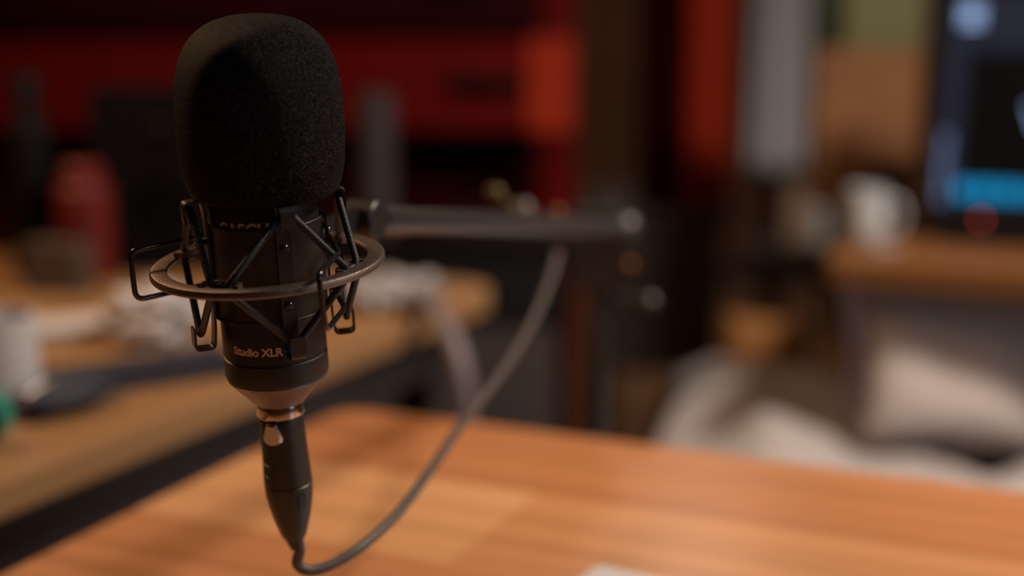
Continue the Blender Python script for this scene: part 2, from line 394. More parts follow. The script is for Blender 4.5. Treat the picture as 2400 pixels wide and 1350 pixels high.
# hose hanging from the desk
pts = [P(965, 705, 1.60), P(1005, 722, 1.56), P(1048, 775, 1.52), P(1078, 860, 1.50), P(1088, 960, 1.50), P(1085, 1150, 1.52), P(1070, 1500, 1.6), P(1050, 1800, 1.7)]
pts[0] = PZ(955, 700, TZ + 0.012); pts[1] = PZ(1010, 716, TZ + 0.016)
b = bmesh.new(); tube(b, smooth_path(pts, 8), 0.011, 14)
tag(new('hose', b, M['hose'], smooth='all'), 'thick lilac-grey hose drooping over the tan desk edge', 'hose')

# ================================================================= AMPLIFIER behind the desk corner
yA = 2.12
xa0, xa1 = PY(760, 600, yA).x, PY(1335, 600, yA).x
t = thing('amplifier', 'large black guitar amplifier on the floor behind the desk corner', 'amplifier', ((xa0 + xa1) / 2, yA, 0))
hw = (xa1 - xa0) / 2
new('cabinet', bx((-hw, 0, 0.02), (hw, 0.22, 0.735)), M['black'], t, bevel=0.012)
new('control_panel', bx((-hw + 0.015, -0.004, 0.615), (hw - 0.015, 0, 0.70)), M['blackm'], t)
new('grille_cloth', bx((-hw + 0.02, -0.006, 0.05), (hw - 0.02, 0, 0.60)), M['grille'], t, bevel=0.002)
for i in range(6):
    b = bmesh.new(); lathe(b, [(0.009, 0), (0.009, 0.008), (0.0075, 0.016), (0, 0.016)], 20, Matrix.Translation((-hw + 0.06 + i * 0.04, -0.004, 0.66)) @ Matrix.Rotation(R(90), 4, 'X'))
    new('knob', b, M['blackm'], t, smooth=True)
for sx in (-1, 1):
    for y in (0.02, 0.17):
        new('foot', bx((sx * (hw - 0.05) - 0.015, y, 0), (sx * (hw - 0.05) + 0.015, y + 0.03, 0.0199)), M['black'], t)
b = bmesh.new(); tube(b, smooth_path([(-0.1, 0.11, 0.735), (-0.085, 0.11, 0.752), (0, 0.11, 0.757), (0.085, 0.11, 0.752), (0.1, 0.11, 0.735)]), 0.006, 10)
new('handle', b, M['black'], t, smooth='all')
# grey tube standing on the amplifier
p = PY(893, 555, yA + 0.1)
t = thing('cardboard_tube', 'grey upright cardboard tube standing on the black amplifier', 'tube', (p.x, yA + 0.06, 0.7355))
b = bmesh.new(); lathe(b, [(0.026, 0), (0.028, 0), (0.028, 0.215), (0.026, 0.215), (0.026, 0)], 32, caps=False); new('tube_wall', b, M['greytube'], t, smooth=True)
b = bmesh.new(); lathe(b, [(0, 0.210), (0.0258, 0.210), (0.0258, 0.217), (0, 0.218)], 32); new('end_cap', b, M['greytube'], t, smooth=True)

# ================================================================= RED TOOL CABINET (far left) with one drawer pulled out
yC = 2.95
xr = PY(1352, 300, yC).x; xl = -1.75
t = thing('tool_cabinet', 'wide red tool cabinet with one drawer pulled open, behind the tan desk', 'cabinet', (xr, yC, 0))
W = xr - xl
b = bmesh.new()
box(b, (-W, 0.03, 0.05), (0, 0.5, 1.42))
new('carcass', b, M['red_shaded'], t, bevel=0.006)
for x in (-0.075, -W):
    new('corner_post', bx((x, -0.015, 0.0), (x + 0.075, 0.029, 1.43)), M['red_shaded'] if x == -W else M['red'], t, bevel=0.004)
drs = [(0.10, 0.30), (0.32, 0.52), (0.54, 0.68), (0.70, 0.835), (0.85, 1.02), (1.045, 1.20), (1.22, 1.38)]
for i, (z0, z1) in enumerate(drs):
    op = 0.16 if i == 4 else 0
    m_ = M['red'] if i == 4 else M['red_shaded']  # closed drawers get the darker red in place of real shade
    b = bmesh.new()
    x0, x1 = -W + 0.085, (-0.02 if i == 4 else -0.085)
    box(b, (x0, -op, z0), (x1, -op + 0.018, z1))
    if op:
        for lo, hi in (((x0 + .02, -op + .018, z0 + .01), (x0 + .03, 0.02, z1 - .03)), ((x1 - .03, -op + .018, z0 + .01), (x1 - .02, 0.02, z1 - .03)),
                       ((x0 + .02, -op + .018, z0 + .01), (x1 - .02, 0.02, z0 + .018))): box(b, lo, hi)
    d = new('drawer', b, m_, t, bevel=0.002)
    b = bmesh.new(); cx = PY(1135, 200, yC - op).x - xr
    if i != 4: cx = -0.25
    zc = (z0 + z1) / 2
    tube(b, rounded([(cx - 0.06, -op, zc), (cx - 0.06, -op - 0.025, zc), (cx + 0.06, -op - 0.025, zc), (cx + 0.06, -op, zc)], 0.01), 0.007, 10)
    box(b, (cx - 0.075, -op - 0.003, zc - 0.018), (cx + 0.075, -op - 0.0005, zc + 0.018))
    new('handle', b, M['black'], d, smooth=True)
    if op: new('lit_drawer_end', bx((x1 - 0.085, -op - 0.012, z0 - 0.004), (x1 + 0.006, -op - 0.0002, z1 + 0.004)), M['red_lit'], d, bevel=0.004)  # bright strip painting lamplight onto the drawer's right end

# ================================================================= DARK BENCH, RED LOCKER, TOWEL
yB = 3.0
bx0, bx1 = PY(1385, 600, yB).x, PY(1715, 600, yB).x
t = thing('bench', 'dark low wooden bench under the red metal box', 'bench', ((bx0 + bx1) / 2, yB, 0))
hb = (bx1 - bx0) / 2
new('bench_top', bx((-hb, 0, 0.63), (hb, 0.45, 0.66)), M['darkwood'], t, bevel=0.004)
new('front_panel', bx((-hb + 0.02, 0.02, 0.30), (hb - 0.02, 0.04, 0.6299)), M['darkwood'], t)
for x in (-hb + 0.02, hb - 0.06):
    for y in (0.041, 0.38): new('leg', bx((x, y, 0), (x + 0.04, y + 0.04, 0.6298)), M['darkwood'], t)
pc = PY(1612, 470, yB + 0.05)
t = thing('metal_box', 'tall red metal box standing on the dark bench, bright on its right side', 'locker', (pc.x, yB + 0.04, 0.6605), 0)
mm = Matrix.Rotation(R(44), 4, 'Z')
new('shell', bx((0, 0, 0), (0.145, 0.145, 0.78), mm), M['red_lit'], t, bevel=0.006)
new('side_door', bx((-0.006, 0.008, 0.01), (-0.0005, 0.137, 0.77), mm), M['red_shaded'], t, bevel=0.001)  # darker red paints in the shade on the side away from the light
b = bmesh.new(); lathe(b, [(0.008, 0), (0.008, 0.012), (0, 0.013)], 16, mm @ Matrix.Translation((-0.006, 0.03, 0.42)) @ Matrix.Rotation(R(-90), 4, 'Y'))
new('knob', b, M['blackm'], t, smooth=True)

def hanging_cloth(name, label, cat, px0, px1, y, zb, zt, m):
    xa, xb = PY(px0, 300, y).x, PY(px1, 300, y).x
    b = bmesh.new(); n, k = 24, 30; g = []
    for j in range(k + 1):
        row = []
        for i in range(n + 1):
            s, q = i / n, j / k
            wd = 1 - 0.25 * math.sin(min(1, q * 1.3) * math.pi * 0.5) + (0.0)
            x = (s - 0.5) * (xb - xa) * (0.95 + 0.15 * (1 - q)) * (0.75 + 0.25 * wd)
            yy = 0.016 * math.sin(s * 11 + q * 1.5) * (1 - 0.4 * q)
            row.append(b.verts.new((x, yy, zb + (zt - zb) * q + 0.02 * abs(s - 0.5) * (1 - q))))
        g.append(row)
    for j in range(k):
        for i in range(n): b.faces.new((g[j][i], g[j][i + 1], g[j + 1][i + 1], g[j + 1][i]))
    t = thing(name, label, cat, ((xa + xb) / 2, y, 0))
    o = new('cloth', b, m, t, smooth='all')
    sm = o.modifiers.new('thick', 'SOLIDIFY'); sm.thickness = 0.012; sm.offset = 0
    b = bmesh.new(); tube(b, smooth_path([(0, 0.03, zt + 0.03), (0, 0, zt + 0.03), (0, 0, zt - 0.01)]), 0.004, 8); new('hanging_loop', b, m, t, smooth='all')
    return t
# coat stand that carries the towel
yT = 3.25
xt = PY(1822, 300, yT).x
t = thing('clothes_rack', 'dark upright clothes rack behind the pale towel', 'clothes rack', (xt, yT + 0.06, 0))
b = bmesh.new(); tube(b, [(0, 0, 0.02), (0, 0, 1.62)], 0.014, 14); new('post', b, M['blackm'], t, smooth=True)
b = bmesh.new(); lathe(b, [(0.125, 0), (0.125, 0.012), (0.03, 0.022), (0, 0.022)], 40); new('base', b, M['blackm'], t, smooth=True)
b = bmesh.new(); tube(b, smooth_path([(0, 0, 1.55), (0, -0.04, 1.545), (0, -0.07, 1.56), (0, -0.075, 1.59)]), 0.006, 8); new('hook', b, M['blackm'], t, smooth='all')
hanging_cloth('towel', 'pale grey towel hanging on a dark rack right of the red box', 'towel', 1762, 1885, yT, 0.715, 1.53, M['towel'])

# ================================================================= RIGHT DESK AND WHAT STANDS ON IT
A = PZ(1930, 604, TZ); B = PZ(2400, 632, TZ)
ur, vr = frame2(A, B); angr = math.atan2(ur.y, ur.x)
build_table('monitor_desk', 'honey-coloured wooden desk at right, carrying the monitor', A, angr, 1.5, 0.80, M['rdesk'], M['trim'], th=0.036, rad=0.02, flip=True, apron=False, inset=0.008, rear_legs=True)
def rd(x, y, z=TZ):
    q = A + ur * x + vr * y; return Vector((q.x, q.y, z))
# monitor
mp = PZ(2262, 578, TZ)
t = thing('monitor', 'black computer monitor with a blue-edged screen, at right', 'monitor', (mp.x + 0.06, mp.y + 0.03, TZ), R(-24))
tilt = Matrix.Translation((0, 0, -0.004)) @ Matrix.Rotation(R(-15), 4, 'X')
# local: x 0 at left bezel edge of the panel
sc0 = PY(2148, 480, mp.y + 0.1)
HW = 0.27
ox = 0.16
new('back_shell', bx((ox - HW, 0.004, 0.03), (ox + HW, 0.035, 0.39), tilt), M['black'], t, bevel=0.006)
fr = bmesh.new()
for lo, hi in (((ox - HW, -0.006, 0.02), (ox + HW, 0.0039, 0.055)), ((ox - HW, -0.006, 0.382), (ox + HW, 0.0039, 0.395)),
               ((ox - HW, -0.006, 0.055), (ox - HW + 0.008, 0.0039, 0.382)), ((ox + HW - 0.008, -0.006, 0.055), (ox + HW, 0.0039, 0.382))):
    box(fr, lo, hi, 0, tilt)
new('bezel', fr, M['black'], t)
s = new('screen', bx((ox - HW + 0.008, -0.001, 0.055), (ox + HW - 0.008, 0.0038, 0.382), tilt), M['screen'], t)
xs = ox - HW + 0.0085
new('side_bar', bx((xs, -0.0022, 0.056), (xs + 0.034, -0.0012, 0.381), tilt), M['scr_blue'], s)
new('top_bar', bx((xs + 0.034, -0.0022, 0.29), (ox + HW - 0.009, -0.0012, 0.381), tilt), M['scr_blue'], s)
tb = bmesh.new()
for i in range(30):
    box(tb, (xs + 0.035 + i * 0.0155, -0.0028, 0.068), (xs + 0.035 + i * 0.0155 + random.uniform(0.007, 0.0135), -0.0014, 0.092), 0, tilt)
new('task_bar', tb, M['scr_cyan'], s)
tx = bmesh.new()
for i in range(14):
    z = 0.062 + i * 0.0075
    box(tx, (xs + 0.008, -0.003, z), (xs + 0.008 + random.uniform(0.006, 0.010), -0.0023, z + 0.0018), 0, tilt)
new('text_lines', tx, M['scr_text'], s)
br = bmesh.new()
for i in range(4): box(br, (xs + 0.020, -0.003, 0.330 + i * 0.008), (xs + 0.048, -0.0023, 0.334 + i * 0.008), 0, tilt)
new('bright_icon', br, M['scr_pale'], s)
br = bmesh.new()
for i in range(5): box(br, (xs + 0.125 + i * 0.003, -0.003, 0.205 - i * 0.008), (xs + 0.131 + i * 0.003, -0.0023, 0.209 - i * 0.008), 0, tilt)
new('bright_icon', br, M['scr_pale'], s)
b = bmesh.new(); lathe(b, [(0.0040, 0), (0.0040, 0.0006), (0, 0.0008)], 16, tilt @ Matrix.Translation((xs + 0.073, -0.006, 0.037)) @ Matrix.Rotation(R(90), 4, 'X'))
new('power_light', b, M['led'], t)
new('stand_neck', bx((ox - 0.03, 0.092, 0.008), (ox + 0.03, 0.112, 0.22)), M['black'], t, bevel=0.002)
new('stand_base', bx((ox - 0.24, -0.03, 0.0), (ox + 0.12, 0.13, 0.008)), M['black'], t, bevel=0.003)

p = PZ(2028, 566, TZ); mug('white mug on the honey desk, left of the monitor', (p.x, p.y, TZ), 0.030, 0.078, hang=R(-20))
p = PZ(1950, 548, TZ)
p = PZ(1978, 556, TZ)
# pale flask left of mug, stands on a stool by the desk's left end
ps = PY(1885, 572, 2.93)
t = thing('stool', 'dark round stool behind the blanket, left of the honey desk', 'stool', (ps.x, ps.y, 0))
b = bmesh.new(); lathe(b, [(0, ps.z - 0.03), (0.12, ps.z - 0.03), (0.13, ps.z - 0.02), (0.13, ps.z - 0.004), (0.125, ps.z), (0, ps.z)], 40); new('seat', b, M['darkwood'], t, smooth=True)
for k in range(4):
    a_ = R(45 + 90 * k); b = bmesh.new(); tube(b, [(0.09 * math.cos(a_), 0.09 * math.sin(a_), ps.z - 0.031), (0.12 * math.cos(a_), 0.12 * math.sin(a_), 0.0)], 0.011, 10); new('leg', b, M['darkwood'], t, smooth=True)
t = thing('jar', 'pale grey lidded jar standing on the dark stool', 'jar', (ps.x, ps.y, ps.z))
b = bmesh.new(); lathe(b, [(0, 0), (0.036, 0), (0.041, 0.005), (0.043, 0.08), (0.036, 0.10), (0, 0.10)], 36); new('body', b, M['jar'], t, smooth=True)
b = bmesh.new(); lathe(b, [(0, 0.1005), (0.038, 0.1005), (0.038, 0.122), (0.034, 0.125), (0, 0.125)], 36); new('lid', b, M['jar'], t, smooth=True)
# boxes at the back of the desk
p = PZ(2035, 478, TZ)
def carton(name, label, loc, rz, sx, sy, sz, m, cat='box'):
    t = thing(name, label, cat, loc, rz)
    new('box_body', bx((-sx / 2, 0, 0), (sx / 2, sy, sz)), m, t, bevel=0.002)
    new('flap', bx((-sx / 2, 0, sz + 0.0002), (sx / 2, sy / 2 - 0.001, sz + 0.0022)), m, t)
    new('flap', bx((-sx / 2, sy / 2 + 0.001, sz + 0.0002), (sx / 2, sy, sz + 0.0022)), m, t)
    return t
yK = 2.47
def kx(px): return PY(px, 300, yK).x
carton('cardboard_box', 'brown cardboard box at the back of the honey desk, under the olive box', ((kx(1915) + kx(2150)) / 2, yK, TZ), R(-6), kx(2150) - kx(1915), 0.14, 0.268, M['card'])
carton('shoe_box', 'olive yellow box on top of the brown cardboard box', ((kx(1975) + kx(2165)) / 2, yK + 0.02, TZ + 0.2708), R(4), kx(2165) - kx(1975), 0.11, 0.11, M['olive'])
p = PY(1938, 100, yK + 0.05)
t = thing('tin', 'dark green tin on the brown cardboard box, left of the olive box', 'tin', (kx(1936), yK + 0.06, TZ + 0.2708))
b = bmesh.new(); lathe(b, [(0, 0), (0.017, 0), (0.018, 0.003), (0.018, 0.115), (0, 0.115)], 32); new('body', b, M['green'], t, smooth=True)
b = bmesh.new(); lathe(b, [(0, 0.1153), (0.0188, 0.1153), (0.0188, 0.13), (0, 0.131)], 32); new('lid', b, M['green'], t, smooth=True)
# dark camera-like object under the boxes
p = PZ(2085, 508, TZ)
t = thing('power_adapter', 'small dark power adapter on the honey desk behind the white mug', 'power adapter', (p.x, p.y, TZ), R(15))
new('adapter_body', bx((-0.035, 0, 0), (0.035, 0.04, 0.085)), M['darkwood'], t, bevel=0.005)
b = bmesh.new(); tube(b, smooth_path([(0.03, 0.02, 0.08), (0.045, 0.03, 0.09), (0.06, 0.05, 0.05), (0.07, 0.06, 0.004)]), 0.002, 8); new('lead', b, M['black'], t, smooth='all')

# ================================================================= OTTOMAN + BLANKET + CUSHIONS (low, between the tables)
yO0, yO1 = 1.62, 2.56
def skew(x, y): return x - 0.36 * max(0, 2.32 - y) * max(0, 1 - max(0, x - 0.2) / 0.9)
t = thing('daybed', 'low dark daybed under the crumpled grey blanket', 'daybed', (0, 0, 0))
xo0, xo1 = 0.30, 1.75
for nm, mt, ins, z0, z1, bv in (('mattress', M['greyfab'], 0.03, 0.14, 0.30, 0.03), ('bed_frame', M['darkwood'], 0.045, 0.09, 0.139, 0.0)):
    b = bmesh.new()
    vv = [[b.verts.new((xx, yy, zz)) for xx, yy in ((skew(xo0, yO0) + ins, yO0), (xo1 - ins, yO0), (xo1 - ins, yO1), (xo0 + ins, yO1), (xo0 + ins, 2.32))] for zz in (z0, z1)]
    b.faces.new(vv[0]); b.faces.new(vv[1])
    for i in range(5): b.faces.new((vv[0][i], vv[0][(i + 1) % 5], vv[1][(i + 1) % 5], vv[1][i]))
    new(nm, b, mt, t, bevel=bv, seg=4)
for x in (xo0 + 0.05, xo1 - 0.1):
    for y in (yO0 + 0.05, yO1 - 0.1): new('leg', bx((x, y, 0), (x + 0.05, y + 0.05, 0.0899)), M['darkwood'], t)
b = bmesh.new(); NX, NY = 110, 90; g = []
for j in range(NY + 1):
    row = []
    for i in range(NX + 1):
        s, q = i / NX, j / NY
        x = xo0 - 0.09 + s * (xo1 - xo0 + 0.12); y = yO0 - 0.05 + q * (yO1 - yO0 + 0.03)
        n1 = noise.noise(Vector((x * 4.2, y * 3.4, 1.7))); n2 = noise.noise(Vector((x * 11, y * 9 + 2 * n1, 5.1)))
        rid = 1 - abs(noise.noise(Vector((x * 5.5 + y * 1.5, y * 2.6 - x, 8.3)))) * 2.2
        z = 0.395 + 0.035 * n1 + 0.012 * n2 + 0.035 * max(0, rid)
        # hump in the middle left, valley to the right of it
        z += 0.06 * math.exp(-((x - 0.50) / 0.16) ** 2 - ((y - 2.15) / 0.35) ** 2) + 0.06 * math.exp(-((x - 0.86) / 0.10) ** 2 - ((y - 2.0) / 0.3) ** 2)
        z += 0.07 * math.exp(-((x - 1.12) / 0.10) ** 2 - ((y - 1.95) / 0.3) ** 2)
        z -= 0.05 * (1 - min(1, max(0, (x - xo0 + 0.09) / 0.18))) ** 1.5 - 0.03 * max(0, 1 - abs(x - 0.35) / 0.3) + 0.03 * min(1, max(0, (y - 2.25) / 0.3))
        e = max(0, (xo0 - x) / 0.09, (yO0 - y) / 0.05, (x - xo1) / 0.03)
        if e > 0: z -= min(1, e) ** 1.2 * 0.22; x += 0.0
        z = max(z, 0.12)
        row.append(b.verts.new((skew(x, y), y, z)))
    g.append(row)
for j in range(NY):
    for i in range(NX): b.faces.new((g[j][i], g[j][i + 1], g[j + 1][i + 1], g[j + 1][i]))
o = new('blanket', b, M['blanket'], smooth='all'); tag(o, 'crumpled light grey blanket spread over the low daybed', 'blanket')
sm = o.modifiers.new('thick', 'SOLIDIFY'); sm.thickness = 0.006; sm.offset = 1

def cushion(label, loc, rot, sx, sy, sz, m, seed=0, cat='cushion'):
    b = bmesh.new(); n = 26; top = []; bot = []
    for j in range(n + 1):
        a, c = [], []
        for i in range(n + 1):
            s_, q = i / n * 2 - 1, j / n * 2 - 1
            h = (max(0, (1 - s_ ** 4)) * max(0, (1 - q ** 4))) ** 0.5
            h *= 1 + 0.12 * noise.noise(Vector((s_ * 2 + seed, q * 2, seed)))
            k = 1 - 0.07 * (1 - abs(s_ * q)) * max(abs(s_), abs(q)) ** 4
            a.append(b.verts.new((s_ * sx * k, q * sy * k, h * sz + 0.0005)))
            c.append(b.verts.new((s_ * sx * k, q * sy * k, -h * sz - 0.0005)))
        top.append(a); bot.append(c)
    for G in (top, bot):
        for j in range(n):
            for i in range(n): b.faces.new((G[j][i], G[j][i + 1], G[j + 1][i + 1], G[j + 1][i]))
    bmesh.ops.remove_doubles(b, verts=b.verts, dist=0.0015)
    o = tag(new('cushion', b, m, smooth='all'), label, cat); o.location = loc; o.rotation_euler = rot
    return o
cushion('ochre cushion leaning on the grey blanket, left of the lilac cushion', P(1800, 838, 2.46), (R(62), R(8), R(12)), 0.080, 0.075, 0.035, M['ochre'], 1)
cushion('small ochre cushion between the lilac cushion and the blanket', P(2000, 858, 2.40), (R(60), R(-12), R(-10)), 0.05, 0.045, 0.025, M['ochre'], 2)
cushion('lilac cushion upright on the blanket under the desk edge', P(2062, 796, 2.12), (R(78), 0, R(14)), 0.055, 0.118, 0.025, M['lilac'], 3)
cushion('big light grey cushion upright on the blanket under the honey desk', P(2245, 812, 2.02), (R(72), R(2), R(-6)), 0.13, 0.142, 0.045, M['greyfab'], 4)
cushion('dark navy cushion at the right picture edge on the blanket', P(2440, 812, 2.30), (R(70), R(6), R(-20)), 0.07, 0.10, 0.03, M['navy'], 5)

# ================================================================= MICROPHONE FRAME OF REFERENCE
zl = Vector((-0.030, -0.100, 1)).normalized()
xl_ = (Vector((1, 0, 0)) - zl * zl.x).normalized(); yl_ = zl.cross(xl_)
OC = P(629, 613, 0.64)
MX = Matrix(((xl_.x, yl_.x, zl.x, OC.x), (xl_.y, yl_.y, zl.y, OC.y), (xl_.z, yl_.z, zl.z, OC.z), (0, 0, 0, 1)))
def mthing(name, label, cat):
    t = thing(name, label, cat); t.matrix_world = MX; return t
mm_ = 0.001
def pr(l): return [(r * mm_, z * mm_) for r, z in l]
def cyl(az, r, z): return Vector((r * math.cos(R(az)), r * math.sin(R(az)), z)) * mm_

# ---- foam windscreen
prof = [(0, 33), (24, 33), (30.5, 32), (33.5, 33.5), (35.2, 36.5), (36.6, 41), (37.7, 47), (38.3, 55), (38.5, 63), (38.3, 72), (37.7, 80), (36.4, 87.5), (34.4, 93.5), (31.6, 98.8),
        (28.0, 103), (23.5, 106.4), (18.5, 108.7), (13, 110.2), (7, 111), (0, 111.3)]
b = bmesh.new(); lathe(b, pr([(r_ * 0.955, z_) for r_, z_ in prof]), 120)
fo = new('foam_windscreen', b, M['foam'], smooth='all'); fo.matrix_world = MX @ Matrix.Translation((0.0010, 0, -0.0012)) @ Matrix.Translation((0, 0, 0.033)) @ Matrix.Rotation(R(0.9), 4, 'Y') @ Matrix.Translation((0, 0, -0.033))
tag(fo, 'rounded black foam windscreen pulled over the top of the microphone', 'windscreen')
ss = fo.modifiers.new('sub', 'SUBSURF'); ss.levels = 1; ss.render_levels = 2

# ---- microphone
mic = mthing('microphone', 'black cylindrical studio microphone hanging in the shock mount', 'microphone')
b = bmesh.new()
lathe(b, pr([(0, 60), (22, 60), (25.4, 56), (25.4, 32), (25.7, 31), (25.7, -22.8), (24.6, -23.4), (24.6, -41.2), (24.1, -41.6), (24.1, -42.4), (24.7, -42.8), (24.8, -51.5), (24.2, -53), (0, -53)]), 96)
b.transform(Matrix.Diagonal((0.955, 0.955, 1, 1)))
new('body', b, M['body'], mic, smooth=True)
b = bmesh.new()
lathe(b, pr([(0, -53.05), (23.6, -53.05), (23.9, -53.8), (23.2, -55.0), (13.4, -65.2), (12.4, -66.0), (12.0, -66.8), (0, -66.8)]), 96)
b.transform(Matrix.Diagonal((0.955, 0.955, 1, 1)))
new('tail_cone', b, M['cone'], mic, smooth=True)

def wrap_text(name, txt, size, az_mid, r, z_mid, parent, m, bold=0.0, spacing=1.0):
    cu = bpy.data.curves.new(name, 'FONT'); cu.body = txt; cu.size = size; cu.align_x = 'CENTER'; cu.align_y = 'CENTER'
    cu.offset = bold; cu.space_character = spacing; cu.resolution_u = 4; cu.extrude = 0
    to = bpy.data.objects.new('tmp', cu); COL.objects.link(to)
    dg = bpy.context.evaluated_depsgraph_get(); me = bpy.data.meshes.new_from_object(to.evaluated_get(dg))
    bpy.data.objects.remove(to); b = bmesh.new(); b.from_mesh(me)
    bmesh.ops.triangulate(b, faces=b.faces)
    for _ in range(1):
        bmesh.ops.subdivide_edges(b, edges=[e for e in b.edges if e.calc_length() > size * 0.25], cuts=2)
    for v_ in b.verts:
        a = R(az_mid) + v_.co.x / r
        v_.co = Vector((r * math.cos(a), r * math.sin(a), z_mid + v_.co.y))
    o = new(name, b, m, parent); return o
wrap_text('maker_lettering', 'CASCHA', 0.0075, -98, 0.02468, 0.0205, mic, M['ink'], 0.00028, 1.0)['label'] = 'pale printed capitals half hidden by the sleeve'
wrap_text('type_lettering', 'Studio XLR', 0.0051, -101, 0.02361, -0.0355, mic, M['ink'], 0.00022, 1.0)['label'] = 'pale printed lettering near the lower clip'
b = bmesh.new(); lathe(b, [(0.0009, 0), (0.0009, 0.0004), (0, 0.0005)], 12, Matrix.Translation(cyl(-68, 23.5, -34.5)) @ Matrix.Rotation(R(22), 4, 'Z') @ Matrix.Rotation(R(90), 4, 'X'))
new('pin_hole', b, M['strap'], mic)

# ---- shock mount
sh = mthing('shock_mount', 'black spider shock mount with flat ring and braided elastic cords', 'shock mount')
b = bmesh.new()
lathe(b, pr([(25.75, 20.8), (26.6, 21.2), (27.1, 20.8), (27.1, 19.4), (26.7, 18.2), (26.7, -20.6), (27.0, -21.0), (27.0, -22.6), (26.4, -23), (25.75, -22.8), (25.75, 20.8)]), 96, caps=False)
b.transform(Matrix.Diagonal((0.955, 0.955, 1, 1)))
new('sleeve', b, M['sleeve'], sh, smooth=True)
b = bmesh.new()
lathe(b, pr([(45.4, 0.6), (45.8, 1.1), (51.5, 1.4), (52.6, 1.1), (53.2, 0.2), (53.3, -1.4), (52.8, -2.2), (51.9, -2.3), (51.4, -1.6), (51.2, -0.5), (45.8, -0.6), (45.4, -0.1), (45.4, 0.6)]), 128, caps=False)
b.transform(Matrix.Rotation(R(-1.3), 4, 'Y') @ Matrix.Diagonal((0.984, 0.984, 1, 1)))
new('ring', b, M['ring'], sh, smooth=True)
AZ = [-64, 10, 104, 204]; HZ = [-25, 57, 154, 252]
for az in AZ:
    b = bmesh.new()
    path = [cyl(az, 35.6, 22.4), cyl(az, 36.0, 31.2), cyl(az, 28.0, 31.9), cyl(az, 26.9, 26), cyl(az, 26.6, 20), cyl(az, 26.6, -20), cyl(az, 26.9, -27), cyl(az, 27.8, -35.8), cyl(az, 36.4, -35.5), cyl(az, 36.2, -25.6)]
    tang = Vector((-math.sin(R(az)), math.cos(R(az)), 0))
    w_ = []
    tube(b, rounded(path, 0.0022, 4), 1, sect=(0.0033, 0.00055), up=tang)
    st = new('bracket', b, M['strap'], sh, bevel=0.0002, seg=1, smooth=True)
    for z in (12.5, -13.5):
        b = bmesh.new(); lathe(b, pr([(0, 1.9), (1.2, 1.75), (1.9, 1.1), (2.1, 0.3), (2.1, 0)]), 20,
                               Matrix.Translation(cyl(az, 27.1, z)) @ Matrix.Rotation(R(az), 4, 'Z') @ Matrix.Rotation(R(90), 4, 'Y'))
        new('rivet', b, M['wire'], st, smooth=True)
for az in HZ:
    b = bmesh.new()
    rad = Vector((math.cos(R(az)), math.sin(R(az)), 0)); tg = Vector((-math.sin(R(az)), math.cos(R(az)), 0))
    # flat plate bridging under the cord, turned up at both ends and fixed to the ring
    def q_(r_, t_, z_): return (rad * r_ + tg * t_ + Vector((0, 0, z_))) * mm_
    tube(b, rounded([q_(45.6, -9, 0.8), q_(41.2, -9, 1.2), q_(41.2, 9, 1.2), q_(45.6, 9, 0.8)], 0.0015, 3), 1, sect=(0.0015, 0.0008), up=Vector((0, 0, 1)))
    new('cord_hook', b, M['ring'], sh, smooth=True)
# elastic cord: zig-zag clip -> ring hook -> clip, upper and lower
def cord(sg):
    pts = []
    for k in range(4):
        az, hz = AZ[k], HZ[k]; prev_h = 0
        pts += [cyl(az - 4.5, 33.2, sg * 27.6), cyl(az, 33.4, sg * 29.2), cyl(az + 4.5, 33.2, sg * 27.6)]
        pts += [cyl(hz - 6, 43.8, sg * 2.6), cyl(hz - 2.5, 43.7, sg * -1.2), cyl(hz + 2.5, 43.7, sg * -1.2), cyl(hz + 6, 43.8, sg * 2.6)]
    pts.append(pts[0])
    b = bmesh.new(); tube(b, rounded(pts, 0.0022, 3), 0.00165, 12)
    return new('elastic_cord', b, M['cord'], sh, smooth='all')
cord(1); cord(-1)
# wire handle: two rectangular loops
def q3(x, y, z): return Vector((x, y, z)) * mm_
for path in ([q3(-9, 28.5, 9.5), q3(-30, 16, 9.5), q3(-60, -7, 8.5), q3(-59.5, -7, -14.3), q3(-30, 16, -14), q3(-9, 28.5, -14)],
             [q3(27, 8, 9), q3(35, -22, 9), q3(30, -53, 8.5), q3(31.5, -52.5, -16.5), q3(36, -22, -16), q3(27, 8, -15)]):
    b = bmesh.new(); tube(b, rounded(path, 0.0045, 6), 0.00125, 12)
    new('wire_loop', b, M['wire'], sh, smooth='all')
# swivel mount on the far right of the ring
MXi = MX.inverted()
boomA = P(852, 515, 0.728)
la = MXi @ boomA
azs = math.degrees(math.atan2(la.y, la.x))
b = bmesh.new()
tube(b, [cyl(azs, 52, 0), Vector((la.x, la.y, 0)) * 0.9 + Vector((0, 0, la.z * 0.3)), Vector(la)], 1, sect=(0.006, 0.0022), up=Vector((0, 0, 1)))
new('swivel_bracket', b, M['strap'], sh, bevel=0.0006, seg=2, smooth=True)
b = bmesh.new()
axis = Vector((-math.sin(R(azs)), math.cos(R(azs)), 0)).to_track_quat('Z', 'Y').to_matrix().to_4x4()
lathe(b, pr([(0, -9), (9.5, -9), (10.5, -8), (10.5, 8), (9.5, 9), (0, 9)]), 40, Matrix.Translation(la) @ axis)
new('swivel_knob', b, M['plug'], sh, smooth=True)

